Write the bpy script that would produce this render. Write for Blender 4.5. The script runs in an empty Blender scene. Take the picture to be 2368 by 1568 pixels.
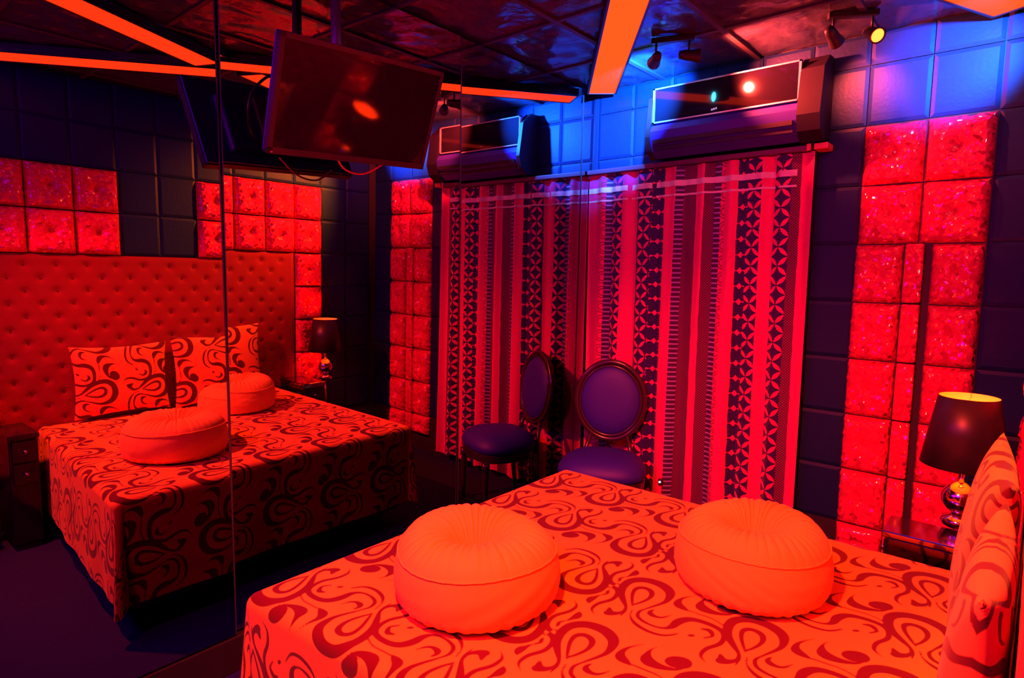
import bpy, bmesh, math, random
import numpy as np
from mathutils import Vector, Matrix

S = bpy.context.scene
C = S.collection
random.seed(7)
rng = np.random.default_rng(7)
PI = math.pi

# ------------------------------------------------------------------ camera, world, light, exposure
CAM = (2.4262, -3.7086, 1.6588)
YAW, PITCH, ROLL = 40.4416, 5.9658, 0.7962
FPX = 1421.17
cd = bpy.data.cameras.new('camera'); cam = bpy.data.objects.new('camera', cd); C.objects.link(cam)
cd.sensor_width = 36.0; cd.lens = FPX * 36.0 / 2368.0; cd.clip_start = 0.02
_a, _b, _c = map(math.radians, (YAW, PITCH, ROLL))
_f0 = Vector((-math.sin(_a), math.cos(_a), 0)); _rt = Vector((math.cos(_a), math.sin(_a), 0)); _up = Vector((0, 0, 1))
_fw = _f0 * math.cos(_b) - _up * math.sin(_b); _u = _up * math.cos(_b) + _f0 * math.sin(_b)
_r2 = _rt * math.cos(_c) + _u * math.sin(_c); _u2 = _u * math.cos(_c) - _rt * math.sin(_c)
M = Matrix((_r2, _u2, -_fw)).transposed().to_4x4(); M.translation = Vector(CAM); cam.matrix_world = M
S.camera = cam

w = bpy.data.worlds.new('world'); S.world = w; w.use_nodes = True
w.node_tree.nodes['Background'].inputs['Color'].default_value = (0.02, 0.0, 0.03, 1)
w.node_tree.nodes['Background'].inputs['Strength'].default_value = 0.3
vs = S.view_settings
vs.view_transform = 'Standard'; vs.look = 'None'; vs.exposure = 0.0; vs.gamma = 1.0; vs.use_curve_mapping = False
S.cycles.use_denoising = True
S.cycles.max_bounces = 8; S.cycles.glossy_bounces = 6; S.cycles.diffuse_bounces = 3
S.cycles.sample_clamp_indirect = 6.0
S.cycles.caustics_reflective = False


def light(name, kind, loc, target, color, power, size=0.1, blend=0.5, cone=60, sx=None):
    l = bpy.data.lights.new(name, kind); o = bpy.data.objects.new(name, l); C.objects.link(o)
    l.color = color; l.energy = power
    if kind == 'AREA':
        l.size = size
        if sx: l.shape = 'RECTANGLE'; l.size_y = sx
    else:
        l.shadow_soft_size = size
    if kind == 'SPOT':
        l.spot_size = math.radians(cone); l.spot_blend = blend
    o.location = loc
    o.rotation_euler = (Vector(target) - Vector(loc)).to_track_quat('-Z', 'Y').to_euler()
    return o


# unseen fill lights added to tint and brighten the room: violet, magenta, orange, red
light('violet_wash', 'AREA', (1.4, -4.3, 2.75), (1.2, -1.5, 0.6), (0.36, 0.0, 1.0), 20.0, size=1.6, sx=0.6)
light('magenta_wash', 'AREA', (0.10, -3.75, 2.2), (0.75, -1.7, 0.2), (1.0, 0.0, 0.25), 26.0, size=0.5, sx=0.5)
light('orange_spot', 'SPOT', (1.75, -3.35, 2.86), (1.4, -1.95, 0.6), (1.0, 0.038, 0.004), 1000, size=0.05, blend=0.7, cone=84)
light('red_spot', 'SPOT', (0.9, -1.5, 2.86), (2.45, -1.9, 1.5), (1.0, 0.004, 0.02), 10, size=0.05, blend=0.8, cone=90)
light('red_spot', 'SPOT', (1.7, -2.3, 2.86), (1.2, 0.0, 1.0), (1.0, 0.035, 0.03), 150, size=0.05, blend=0.8, cone=72)

# ------------------------------------------------------------------ room numbers
W, H = 2.4578, 2.92
YB = -4.7
Z0, TH, TW, XA = 2.4555, 0.305, 0.27435, 1.6751       # back wall tiles
HZ0, HTH, HTW, YR = 2.3423, 0.2883, 0.2608, -0.6044   # head wall tiles


# ------------------------------------------------------------------ material helpers
class X:
    """a node socket that arithmetic can be done on"""
    nt = None
    def __init__(s, v): s.v = v
    @staticmethod
    def op(name, *a):
        n = X.nt.nodes.new('ShaderNodeMath'); n.operation = name
        for i, q in enumerate(a):
            q = q.v if isinstance(q, X) else q
            if isinstance(q, (int, float)): n.inputs[i].default_value = q
            else: X.nt.links.new(q, n.inputs[i])
        return X(n.outputs[0])
    def __add__(s, o): return X.op('ADD', s, o)
    def __radd__(s, o): return X.op('ADD', o, s)
    def __sub__(s, o): return X.op('SUBTRACT', s, o)
    def __rsub__(s, o): return X.op('SUBTRACT', o, s)
    def __mul__(s, o): return X.op('MULTIPLY', s, o)
    __rmul__ = __mul__
    def __truediv__(s, o): return X.op('DIVIDE', s, o)
    def __lt__(s, o): return X.op('LESS_THAN', s, o)
    def __gt__(s, o): return X.op('GREATER_THAN', s, o)


def fn(name, *a): return X.op(name, *a)


def mat(name, color=(0.5, 0.5, 0.5), rough=0.5, metal=0.0, emit=None, estr=1.0, coat=0.0, sheen=0.0, spec=0.5):
    m = bpy.data.materials.new(name); m.use_nodes = True
    b = m.node_tree.nodes['Principled BSDF']
    b.inputs['Base Color'].default_value = (*color, 1); b.inputs['Roughness'].default_value = rough
    b.inputs['Metallic'].default_value = metal
    b.inputs['Coat Weight'].default_value = coat; b.inputs['Coat Roughness'].default_value = 0.1
    b.inputs['Sheen Weight'].default_value = sheen
    b.inputs['Specular IOR Level'].default_value = spec
    if emit:
        b.inputs['Emission Color'].default_value = (*emit, 1); b.inputs['Emission Strength'].default_value = estr
    return m


def node(m, t, **kw):
    n = m.node_tree.nodes.new(t)
    for k, v in kw.items():
        if k in n.inputs: n.inputs[k].default_value = v
        else: setattr(n, k, v)
    return n


def add_noise(m, scale=20, lo=0.85, hi=1.1, bump=0.0, bscale=None, detail=4, dist=0.01, coord='Object'):
    """a little mottling of the colour and fine relief"""
    nt = m.node_tree; b = nt.nodes['Principled BSDF']
    tc = node(m, 'ShaderNodeTexCoord')
    no = node(m, 'ShaderNodeTexNoise', Scale=scale, Detail=detail); nt.links.new(tc.outputs[coord], no.inputs['Vector'])
    mr = node(m, 'ShaderNodeMapRange'); mr.inputs['To Min'].default_value = lo; mr.inputs['To Max'].default_value = hi
    nt.links.new(no.outputs['Fac'], mr.inputs['Value'])
    hs = node(m, 'ShaderNodeHueSaturation')
    src = b.inputs['Base Color']
    if src.is_linked: nt.links.new(src.links[0].from_socket, hs.inputs['Color'])
    else: hs.inputs['Color'].default_value = src.default_value
    nt.links.new(mr.outputs['Result'], hs.inputs['Value']); nt.links.new(hs.outputs['Color'], src)
    if bump:
        n2 = node(m, 'ShaderNodeTexNoise', Scale=bscale or scale * 4, Detail=3); nt.links.new(tc.outputs[coord], n2.inputs['Vector'])
        bp = node(m, 'ShaderNodeBump', Strength=bump, Distance=dist); nt.links.new(n2.outputs['Fac'], bp.inputs['Height'])
        nt.links.new(bp.outputs['Normal'], b.inputs['Normal'])
    return m


def mix_color(nt, fac, a, b):
    n = nt.nodes.new('ShaderNodeMix'); n.data_type = 'RGBA'
    for q, i in ((fac, 0), (a, 6), (b, 7)):
        q = q.v if isinstance(q, X) else q
        if isinstance(q, tuple): n.inputs[i].default_value = (*q, 1)
        elif isinstance(q, (int, float)): n.inputs[i].default_value = q
        else: nt.links.new(q, n.inputs[i])
    return n.outputs[2]


def sequin_material():
    m = mat('red_sequin_vinyl', (0.82, 0.02, 0.12), rough=0.11, spec=1.0)
    nt = m.node_tree; b = nt.nodes['Principled BSDF']; X.nt = nt
    tc = node(m, 'ShaderNodeTexCoord')
    vo = node(m, 'ShaderNodeTexVoronoi', Scale=60.0); nt.links.new(tc.outputs['Object'], vo.inputs['Vector'])
    sub = node(m, 'ShaderNodeVectorMath', operation='SUBTRACT'); nt.links.new(vo.outputs['Color'], sub.inputs[0]); sub.inputs[1].default_value = (0.5, 0.5, 0.5)
    sc = node(m, 'ShaderNodeVectorMath', operation='SCALE'); nt.links.new(sub.outputs[0], sc.inputs[0]); sc.inputs['Scale'].default_value = 0.75
    ge = node(m, 'ShaderNodeNewGeometry')
    ad = node(m, 'ShaderNodeVectorMath', operation='ADD'); nt.links.new(ge.outputs['Normal'], ad.inputs[0]); nt.links.new(sc.outputs[0], ad.inputs[1])
    nm = node(m, 'ShaderNodeVectorMath', operation='NORMALIZE'); nt.links.new(ad.outputs[0], nm.inputs[0])
    nt.links.new(nm.outputs[0], b.inputs['Normal'])
    no = node(m, 'ShaderNodeTexNoise', Scale=9.0, Detail=2); nt.links.new(tc.outputs['Object'], no.inputs['Vector'])
    k = X(no.outputs['Fac']) * 2.0 - 0.25
    nt.links.new(k.v, sc.inputs['Scale'])
    return m


def swirl_material(name, ground, dark):
    m = mat(name, ground, rough=0.9, sheen=0.15, spec=0.15)
    nt = m.node_tree; b = nt.nodes['Principled BSDF']; X.nt = nt
    at = node(m, 'ShaderNodeAttribute'); at.attribute_name = 'print'
    mr = node(m, 'ShaderNodeMapRange'); mr.interpolation_type = 'SMOOTHSTEP'
    mr.inputs['From Min'].default_value = -0.0014; mr.inputs['From Max'].default_value = 0.0014
    nt.links.new(at.outputs['Fac'], mr.inputs['Value'])
    nt.links.new(mix_color(nt, mr.outputs['Result'], dark, ground), b.inputs['Base Color'])
    return add_noise(m, 300, 0.93, 1.05, bump=0.15, bscale=500, dist=0.002)


def curtain_material(bands):
    """bands: (u0, u1, kind) over the width; 0 plain, 1 leaf lattice, 2 ladder, 3 small diamonds, 4 sheer check, 5 scallop"""
    m = mat('striped_lace_print', (0.8, 0.1, 0.15), rough=0.75, sheen=0.2, spec=0.2)
    nt = m.node_tree; b = nt.nodes['Principled BSDF']; X.nt = nt
    uv = node(m, 'ShaderNodeUVMap'); uv.uv_map = 'UVMap'
    sp = node(m, 'ShaderNodeSeparateXYZ'); nt.links.new(uv.outputs['UV'], sp.inputs[0])
    no = node(m, 'ShaderNodeTexNoise', Scale=9.0, Detail=2); nt.links.new(uv.outputs['UV'], no.inputs['Vector'])
    u = X(sp.outputs['X']) + (X(no.outputs['Fac']) - 0.5) * 0.012
    v = X(sp.outputs['Y'])
    wid = 1.48
    def ramp(values):
        r = node(m, 'ShaderNodeValToRGB'); r.color_ramp.interpolation = 'CONSTANT'
        cr = r.color_ramp
        while len(cr.elements) < len(values): cr.elements.new(0.999)
        for e, (p, c) in zip(cr.elements, values): e.position = p; e.color = c
        nt.links.new((u / wid).v, r.inputs[0])
        s = node(m, 'ShaderNodeSeparateColor'); nt.links.new(r.outputs['Color'], s.inputs[0]); return [X(o) for o in s.outputs]
    cen, kind, half = ramp([(a / wid, ((a + e) / 2, k / 10.0, (e - a) / 2, 1)) for a, e, k in bands])
    p = u - cen
    def is_kind(k): return fn('LESS_THAN', fn('ABSOLUTE', kind - k / 10.0), 0.04)
    # leaf lattice: slim leaves along both diagonals
    a, c = 0.098, 0.108
    d1 = p / a + v / c + 0.5; d2 = p / a - v / c + 0.5
    def near(d): return fn('ABSOLUTE', fn('FRACT', d) - 0.5)
    leaf = fn('MAXIMUM', fn('LESS_THAN', near(d1), fn('ABSOLUTE', fn('SINE', (d2 + 0.5) * PI)) * 0.17 - 0.02),
              fn('LESS_THAN', near(d2), fn('ABSOLUTE', fn('SINE', (d1 + 0.5) * PI)) * 0.17 - 0.02))
    dia = fn('LESS_THAN', fn('ABSOLUTE', p) / 0.02 + fn('ABSOLUTE', fn('FRACT', v / 0.092) - 0.5) * 4.0, 0.85)
    petal = fn('LESS_THAN', fn('ABSOLUTE', fn('FRACT', v / 0.092) - 0.5), fn('ABSOLUTE', p) * 4.0 - 0.06)
    lad = fn('LESS_THAN', fn('FRACT', v / 0.030), 0.32)
    chk = fn('GREATER_THAN', fn('SINE', v * 420.0) * fn('SINE', p * 420.0), 0.15)
    sv = fn('FRACT', v / 0.10) - 0.5
    scr = fn('SQRT', (p - half) * (p - half) + sv * sv * 0.01)
    sca = fn('LESS_THAN', fn('ABSOLUTE', fn('ABSOLUTE', scr - 0.030) - 0.008), 0.0035)
    red, darkc, mauve = (0.86, 0.02, 0.26), (0.030, 0.010, 0.16), (0.36, 0.24, 0.90)
    col = mix_color(nt, is_kind(1) * (1 - leaf), red, darkc)
    col = mix_color(nt, is_kind(3) * (1 - fn('MAXIMUM', dia, petal)), col, darkc)
    col = mix_color(nt, is_kind(2), col, mix_color(nt, lad, (0.06, 0.02, 0.12), mauve))
    col = mix_color(nt, is_kind(4), col, mix_color(nt, chk, (0.07, 0.015, 0.09), (0.28, 0.05, 0.18)))
    col = mix_color(nt, is_kind(5) * sca, col, (0.30, 0.03, 0.08))
    nt.links.new(col, b.inputs['Base Color'])
    return add_noise(m, 30, 0.9, 1.06, bump=0.1, bscale=400, dist=0.002)


MT = {
        'grey_vinyl': add_noise(mat('blue_black_vinyl', (0.006, 0.025, 0.12), 0.5, spec=0.2), 30, 0.85, 1.15, 0.12, 60),
    'black_paint': add_noise(mat('black_paint', (0.02, 0.016, 0.024), 0.6), 12, 0.8, 1.2),
    'carpet': add_noise(mat('dark_carpet', (0.018, 0.02, 0.12), 0.95, spec=0.1), 60, 0.7, 1.3, 0.3, 400, dist=0.004),
    'foil': add_noise(mat('black_crinkled_vinyl', (0.045, 0.05, 0.09), 0.22, spec=0.8), 8, 0.9, 1.1, 0.4, 6, dist=0.04),
    'ceil_bar': mat('ceiling_bar_paint', (0.05, 0.045, 0.05), 0.5),
    'mirror': mat('mirror_silver', (0.46, 0.36, 0.46), 0.0, 1.0),
    'mirror_edge': mat('polished_glass_edge', (0.07, 0.08, 0.14), 0.3, 0.3),
    'sequin': sequin_material(),
    'tuft': mat('red_button', (0.75, 0.05, 0.12), 0.2, 0.5),
    'suede': add_noise(mat('red_suede', (0.26, 0.008, 0.03), 0.85, sheen=0.05, spec=0.2), 25, 0.88, 1.08, 0.15, 200),
    'suede_button': mat('dark_suede_button', (0.10, 0.012, 0.02), 0.8),
    'pouf': add_noise(mat('apricot_velveteen', (0.95, 0.50, 0.06), 0.8, sheen=0.1, spec=0.2), 30, 0.95, 1.05, 0.12, 300, dist=0.003),
    'swirl': swirl_material('swirl_print_fleece', (0.95, 0.40, 0.035), (0.12, 0.002, 0.010)),
    'swirl_pillow': swirl_material('swirl_print_pillow', (0.92, 0.22, 0.06), (0.11, 0.004, 0.018)),
    'mattress': mat('mattress_ticking', (0.4, 0.1, 0.12), 0.8),
    'dark_wood': add_noise(mat('dark_wood', (0.05, 0.02, 0.02), 0.4, coat=0.3), 12, 0.7, 1.3),
    'chair_vinyl': add_noise(mat('violet_upholstery', (0.025, 0.012, 0.45), 0.55), 40, 0.9, 1.1, 0.1, 150),
    'chair_frame': mat('black_lacquered_frame', (0.035, 0.02, 0.035), 0.22, coat=0.6),
    'lacquer': mat('smoked_mirror_lacquer', (0.34, 0.30, 0.36), 0.10, 1.0),
    'black_lacquer': mat('black_lacquer', (0.012, 0.01, 0.02), 0.12),
    'chrome': mat('chrome', (0.75, 0.72, 0.75), 0.12, 1.0),
    'shade': mat('black_shade', (0.02, 0.016, 0.025), 0.4),
    'gold': mat('gold_lining', (0.95, 0.90, 0.3), 0.45),
    'bulb': mat('lit_bulb', (1, 0.5, 0.1), 0.5, emit=(1.0, 0.022, 0.0005), estr=40),
    'screen': mat('dark_screen_glass', (0.02, 0.006, 0.016), 0.05, coat=0.0, spec=0.38),
    'tv_plastic': mat('black_plastic', (0.03, 0.025, 0.03), 0.3),
    'steel': mat('painted_steel', (0.10, 0.08, 0.12), 0.4, 0.5),
    'cap': mat('matt_black_plastic', (0.008, 0.006, 0.02), 0.6, spec=0.2),
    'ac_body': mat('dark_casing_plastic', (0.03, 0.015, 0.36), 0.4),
    'ac_panel': mat('black_glass_panel', (0.008, 0.006, 0.014), 0.05, coat=0.3),
    'ac_trim': mat('silver_trim', (0.8, 0.78, 0.82), 0.25, 0.6),
    'logo': mat('silver_badge', (0.8, 0.8, 0.85), 0.3, 0.8),
    'tape': mat('pale_heading_tape', (0.80, 0.72, 0.85), 0.6),  # pale colour for the lines of light laid across the curtain
    'rail': mat('rail_paint', (0.12, 0.06, 0.12), 0.45),
    'bracket': mat('red_bracket', (0.8, 0.12, 0.12), 0.45),
    'glow': mat('orange_tube_diffuser', (0.10, 0.015, 0.008), 0.6, spec=0.0, emit=(4.0, 0.115, 0.013), estr=1.0),
    'black_metal': mat('black_metal', (0.02, 0.018, 0.022), 0.4, 0.3),
    'lens_blue': mat('lit_blue_lens', (0.2, 0.6, 1), 0.3, emit=(1.5, 14.0, 24.0), estr=2.0),
    'lens_red': mat('lit_red_lens', (1, 0.6, 0.2), 0.3, emit=(14.0, 0.42, 0.04), estr=2.0),
    'led': mat('white_indicator', (1, 1, 1), 0.3, emit=(1, 0.95, 0.9), estr=4.0),
}


# ------------------------------------------------------------------ object helpers
def link(name, me, m=None, parent=None, smooth=False):
    o = bpy.data.objects.new(name, me); C.objects.link(o)
    if m is not None and len(me.materials) == 0: me.materials.append(MT[m] if isinstance(m, str) else m)
    if parent is not None: o.parent = parent
    if smooth: me.polygons.foreach_set('use_smooth', [True] * len(me.polygons))
    return o


def obj(name, bm, m, parent=None, smooth=False):
    me = bpy.data.meshes.new(name); bmesh.ops.recalc_face_normals(bm, faces=bm.faces); bm.to_mesh(me); bm.free()
    return link(name, me, m, parent, smooth)


def thing(name, label, cat, loc=(0, 0, 0), rot=(0, 0, 0), group=None):
    o = bpy.data.objects.new(name, None); C.objects.link(o); o.empty_display_size = 0.1
    o.location = loc; o.rotation_euler = rot; o['label'] = label; o['category'] = cat
    if group: o['group'] = group
    return o


def tag(o, label, cat, group=None):
    o['label'] = label; o['category'] = cat
    if group: o['group'] = group
    return o


def struct(o):
    o['kind'] = 'structure'; return o


def bx(x0, x1, y0, y1, z0, z1, bm=None, bev=0.0, seg=2):
    own = bm is None
    if own: bm = bmesh.new()
    r = bmesh.ops.create_cube(bm, size=1.0)
    bmesh.ops.scale(bm, vec=(x1 - x0, y1 - y0, z1 - z0), verts=r['verts'])
    bmesh.ops.translate(bm, vec=((x0 + x1) / 2, (y0 + y1) / 2, (z0 + z1) / 2), verts=r['verts'])
    if bev:
        es = list({e for v in r['verts'] for e in v.link_edges})
        bmesh.ops.bevel(bm, geom=es, offset=bev, segments=seg, affect='EDGES', profile=0.5)
    return bm


def lathe(profile, seg=32, bm=None, center=(0, 0)):
    if bm is None: bm = bmesh.new()
    rings = []
    for r, z in profile:
        if r < 1e-5: rings.append([bm.verts.new((center[0], center[1], z))])
        else: rings.append([bm.verts.new((center[0] + r * math.cos(2 * PI * k / seg), center[1] + r * math.sin(2 * PI * k / seg), z)) for k in range(seg)])
    for A, B in zip(rings, rings[1:]):
        for k in range(seg):
            k2 = (k + 1) % seg
            if len(A) == 1 and len(B) == 1: continue
            if len(A) == 1: bm.faces.new((A[0], B[k], B[k2]))
            elif len(B) == 1: bm.faces.new((A[k], A[k2], B[0]))
            else: bm.faces.new((A[k], A[k2], B[k2], B[k]))
    return bm


def tube(pts, r, seg=10, closed=False, bm=None):
    if bm is None: bm = bmesh.new()
    P = [Vector(p) for p in pts]; n = len(P); R = r if isinstance(r, (list, tuple)) else [r] * n
    rings = []; prev = None
    for i in range(n):
        a = P[(i - 1) % n] if (closed or i > 0) else P[i]; b = P[(i + 1) % n] if (closed or i < n - 1) else P[i]
        t = (b - a).normalized()
        if prev is None:
            prev = Vector((0, 0, 1)) if abs(t.z) < 0.9 else Vector((1, 0, 0))
        nrm = (prev - t * prev.dot(t)).normalized(); prev = nrm; bi = t.cross(nrm)
        rings.append([bm.verts.new(P[i] + (nrm * math.cos(2 * PI * k / seg) + bi * math.sin(2 * PI * k / seg)) * R[i]) for k in range(seg)])
    m = n if closed else n - 1
    for i in range(m):
        A, B = rings[i], rings[(i + 1) % n]
        for k in range(seg): bm.faces.new((A[k], A[(k + 1) % seg], B[(k + 1) % seg], B[k]))
    if not closed:
        bm.faces.new(rings[0][::-1]); bm.faces.new(rings[-1])
    return bm


def mesh_from(name, verts, faces):
    """verts (n,3) float array, faces (m,4) int array"""
    me = bpy.data.meshes.new(name)
    verts = np.asarray(verts, np.float32); faces = np.asarray(faces, np.int32)
    me.vertices.add(len(verts)); me.vertices.foreach_set('co', verts.ravel())
    me.loops.add(faces.size); me.loops.foreach_set('vertex_index', faces.ravel())
    me.polygons.add(len(faces)); me.polygons.foreach_set('loop_start', np.arange(0, faces.size, faces.shape[1], dtype=np.int32))
    me.update(calc_edges=True); me.validate()
    return me


def grid_faces(n, m, off=0, wrap=False):
    i, j = np.meshgrid(np.arange(n - 1), np.arange(m if wrap else m - 1), indexing='ij')
    j2 = (j + 1) % m
    return (off + np.stack([i * m + j, (i + 1) * m + j, (i + 1) * m + j2, i * m + j2], -1)).reshape(-1, 4)


def float_attr(me, name, vals):
    a = me.attributes.new(name, 'FLOAT', 'POINT'); a.data.foreach_set('value', np.asarray(vals, np.float32))


def smooth_noise(x, y, seed=0, n=7, f0=3.0):
    r = np.random.default_rng(seed); out = 0
    for k in range(n):
        a = r.uniform(0, 2 * PI); f = f0 * r.uniform(0.6, 2.4)
        out = out + np.sin((x * np.cos(a) + y * np.sin(a)) * f * 2 + r.uniform(0, 6.28)) / n
    return out


# ------------------------------------------------------------------ swirl print: signed distance to hand drawn strokes, repeating
T = 0.345
STROKES = {
    'ribbon': [(0.711, -2.535, .0014), (0.733, -2.553, .0057), (0.739, -2.573, .0086), (0.736, -2.602, .01), (0.719, -2.642, .0108), (0.721, -2.678, .0108), (0.736, -2.706, .0132), (0.767, -2.717, .0142), (0.81, -2.714, .016), (0.838, -2.698, .0194), (0.853, -2.666, .0215), (0.855, -2.635, .0165), (0.865, -2.613, .0087), (0.89, -2.6, .0057), (0.926, -2.6, .0078), (0.954, -2.612, .0092), (0.965, -2.638, .0072), (0.959, -2.662, .0042), (0.949, -2.689, .0058), (0.939, -2.715, .0078), (0.931, -2.745, .0115), (0.935, -2.78, .0196), (0.947, -2.806, .0259), (0.969, -2.823, .0295), (0.998, -2.832, .0295), (1.037, -2.827, .0271), (1.064, -2.808, .0257), (1.079, -2.78, .0235), (1.078, -2.741, .0215), (1.062, -2.699, .0185), (1.034, -2.664, .0143), (1.011, -2.639, .0078), (0.999, -2.614, .0064), (0.996, -2.581, .0024)],
    'tear': [(1.0, -2.657, .0037), (0.987, -2.688, .0065), (0.979, -2.724, .0087), (0.983, -2.753, .0128), (0.996, -2.771, .0151), (1.017, -2.776, .0136), (1.033, -2.767, .0131), (1.039, -2.747, .0108), (1.03, -2.714, .0087), (1.011, -2.678, .0067), (0.997, -2.654, .0037)],
    'thin': [(0.827, -2.61, .0037), (0.844, -2.585, .0057), (0.865, -2.57, .0078), (0.9, -2.565, .0092), (0.935, -2.572, .01), (0.957, -2.584, .0072), (0.976, -2.605, .0037), (0.985, -2.633, .0037)],
    'curl': [(0.883, -2.688, .0014), (0.897, -2.658, .0057), (0.913, -2.648, .0092), (0.932, -2.65, .015), (0.94, -2.661, .0092), (0.937, -2.678, .0032)],
    'eye': [(0.754, -2.849, .0239), (0.759, -2.842, .0379), (0.768, -2.835, .0412), (0.777, -2.829, .0362), (0.785, -2.822, .0211)],
    'crescent': [(0.75, -2.817, .005), (0.761, -2.802, .0072), (0.788, -2.789, .016), (0.812, -2.785, .0246), (0.833, -2.789, .0297), (0.844, -2.809, .016), (0.848, -2.836, .0042), (0.842, -2.858, .002)],
    'crescent2': [(0.855, -2.743, .0032), (0.877, -2.748, .0181), (0.894, -2.755, .0231), (0.902, -2.774, .0144), (0.901, -2.797, .0073), (0.891, -2.821, .0032), (0.872, -2.85, .001)],
    'hook': [(0.667, -2.642, .0037), (0.658, -2.612, .005), (0.663, -2.591, .0108), (0.676, -2.578, .0173), (0.688, -2.57, .0187)],
    'hook2': [(0.685, -2.577, .02), (0.693, -2.589, .0122), (0.699, -2.6, .0037)],
    'curl2': [(0.763, -2.641, .0037), (0.749, -2.664, .0058), (0.756, -2.678, .0108), (0.768, -2.687, .0123), (0.787, -2.679, .0038)],
    'dot': [(0.789, -2.634, .0046), (0.795, -2.628, .0092), (0.801, -2.622, .0037)],
    'outline': [(0.722, -2.725, .0037), (0.754, -2.742, .0037), (0.786, -2.751, .0037), (0.815, -2.749, .0038), (0.852, -2.746, .0037)],
}


def catmull(pts, sub=4):
    p = np.array(pts); p = np.vstack([2 * p[0] - p[1], p, 2 * p[-1] - p[-2]]); out = []
    for i in range(1, len(p) - 2):
        for t in np.linspace(0, 1, sub, endpoint=False):
            a, b, c, d = p[i - 1], p[i], p[i + 1], p[i + 2]
            out.append(0.5 * (2 * b + (c - a) * t + (2 * a - 5 * b + 4 * c - d) * t * t + (3 * b - a - 3 * c + d) * t ** 3))
    out.append(p[-2]); return np.array(out)


NT = 200
def build_tile():
    g = (np.arange(NT) + 0.0) / NT * T
    gx, gy = np.meshgrid(g, g, indexing='ij'); D = np.full((NT, NT), 0.05)
    for pts in STROKES.values():
        q = catmull(pts, 3 if len(pts) > 3 else 4)
        for a, b in zip(q[:-1], q[1:]):
            dx, dy = b[0] - a[0], b[1] - a[1]; L = dx * dx + dy * dy + 1e-12
            mx, my = (a[0] + b[0]) / 2, (a[1] + b[1]) / 2
            qx = (gx - mx + T / 2) % T - T / 2 + mx; qy = (gy - my + T / 2) % T - T / 2 + my
            t = np.clip(((qx - a[0]) * dx + (qy - a[1]) * dy) / L, 0, 1)
            d = np.hypot(qx - a[0] - t * dx, qy - a[1] - t * dy) - (a[2] + t * (b[2] - a[2])) * 0.62 - 0.0006
            np.minimum(D, d, out=D)
    return D
TILE = build_tile()


def print_at(x, y):
    u = (np.asarray(x) / T % 1.0) * NT; v = (np.asarray(y) / T % 1.0) * NT
    i = np.floor(u).astype(int); j = np.floor(v).astype(int); fu, fv = u - i, v - j
    i %= NT; j %= NT; i1, j1 = (i + 1) % NT, (j + 1) % NT
    return TILE[i, j] * (1 - fu) * (1 - fv) + TILE[i1, j] * fu * (1 - fv) + TILE[i, j1] * (1 - fu) * fv + TILE[i1, j1] * fu * fv


def bed_print(x, y):
    """two widths of cloth sewn together, the second one turned round"""
    x = np.asarray(x, float); y = np.asarray(y, float)
    sx, sy = 1.4485, -1.86
    turned = x > sx
    return print_at(np.where(turned, 2 * sx - x, x), np.where(turned, 2 * sy - y, y))


# ------------------------------------------------------------------ room shell
struct(obj('floor', bx(-0.05, W + 0.1, YB, 0.1, -0.06, 0.0), 'carpet'))
wl = struct(obj('wall_left', bx(-0.16, -0.06, YB, 0.1, -0.06, H + 0.06), 'black_paint'))
wb = struct(obj('wall_back', bx(-0.06, W + 0.1, 0.012, 0.112, -0.06, H + 0.06), 'black_paint'))
wr = struct(obj('wall_right', bx(W + 0.012, W + 0.112, YB, 0.0, -0.06, H + 0.06), 'black_paint'))
struct(obj('wall_front', bx(-0.06, W + 0.1, YB - 0.1, YB, -0.06, H + 0.06), 'black_paint'))
ce = struct(obj('ceiling', bx(-0.06, W + 0.1, YB, 0.1, H + 0.02, H + 0.1), 'black_paint'))
struct(obj('baseboard_left', bx(-0.055, 0.012, YB, -0.0, 0.0, 0.15, bev=0.004), 'black_paint'))
struct(obj('baseboard_back', bx(0.0, W, -0.014, 0.012, 0.0, 0.12, bev=0.004), 'black_paint'))


def slab_mesh(name, w_, h_, t, inset):
    """padded panel piece: back edge at y=0, raised face at y=-t, in x 0..w, z 0..h"""
    bm = bmesh.new()
    o = [bm.verts.new(p) for p in ((0, 0, 0), (w_, 0, 0), (w_, 0, h_), (0, 0, h_))]
    q = [bm.verts.new(p) for p in ((0, -t * .6, 0), (w_, -t * .6, 0), (w_, -t * .6, h_), (0, -t * .6, h_))]
    i = [bm.verts.new(p) for p in ((inset, -t, inset), (w_ - inset, -t, inset), (w_ - inset, -t, h_ - inset), (inset, -t, h_ - inset))]
    for k in range(4):
        k2 = (k + 1) % 4
        bm.faces.new((o[k], o[k2], q[k2], q[k])); bm.faces.new((q[k], q[k2], i[k2], i[k]))
    bm.faces.new(i)
    bmesh.ops.recalc_face_normals(bm, faces=bm.faces)
    me = bpy.data.meshes.new(name); bm.to_mesh(me); bm.free(); return me


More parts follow.
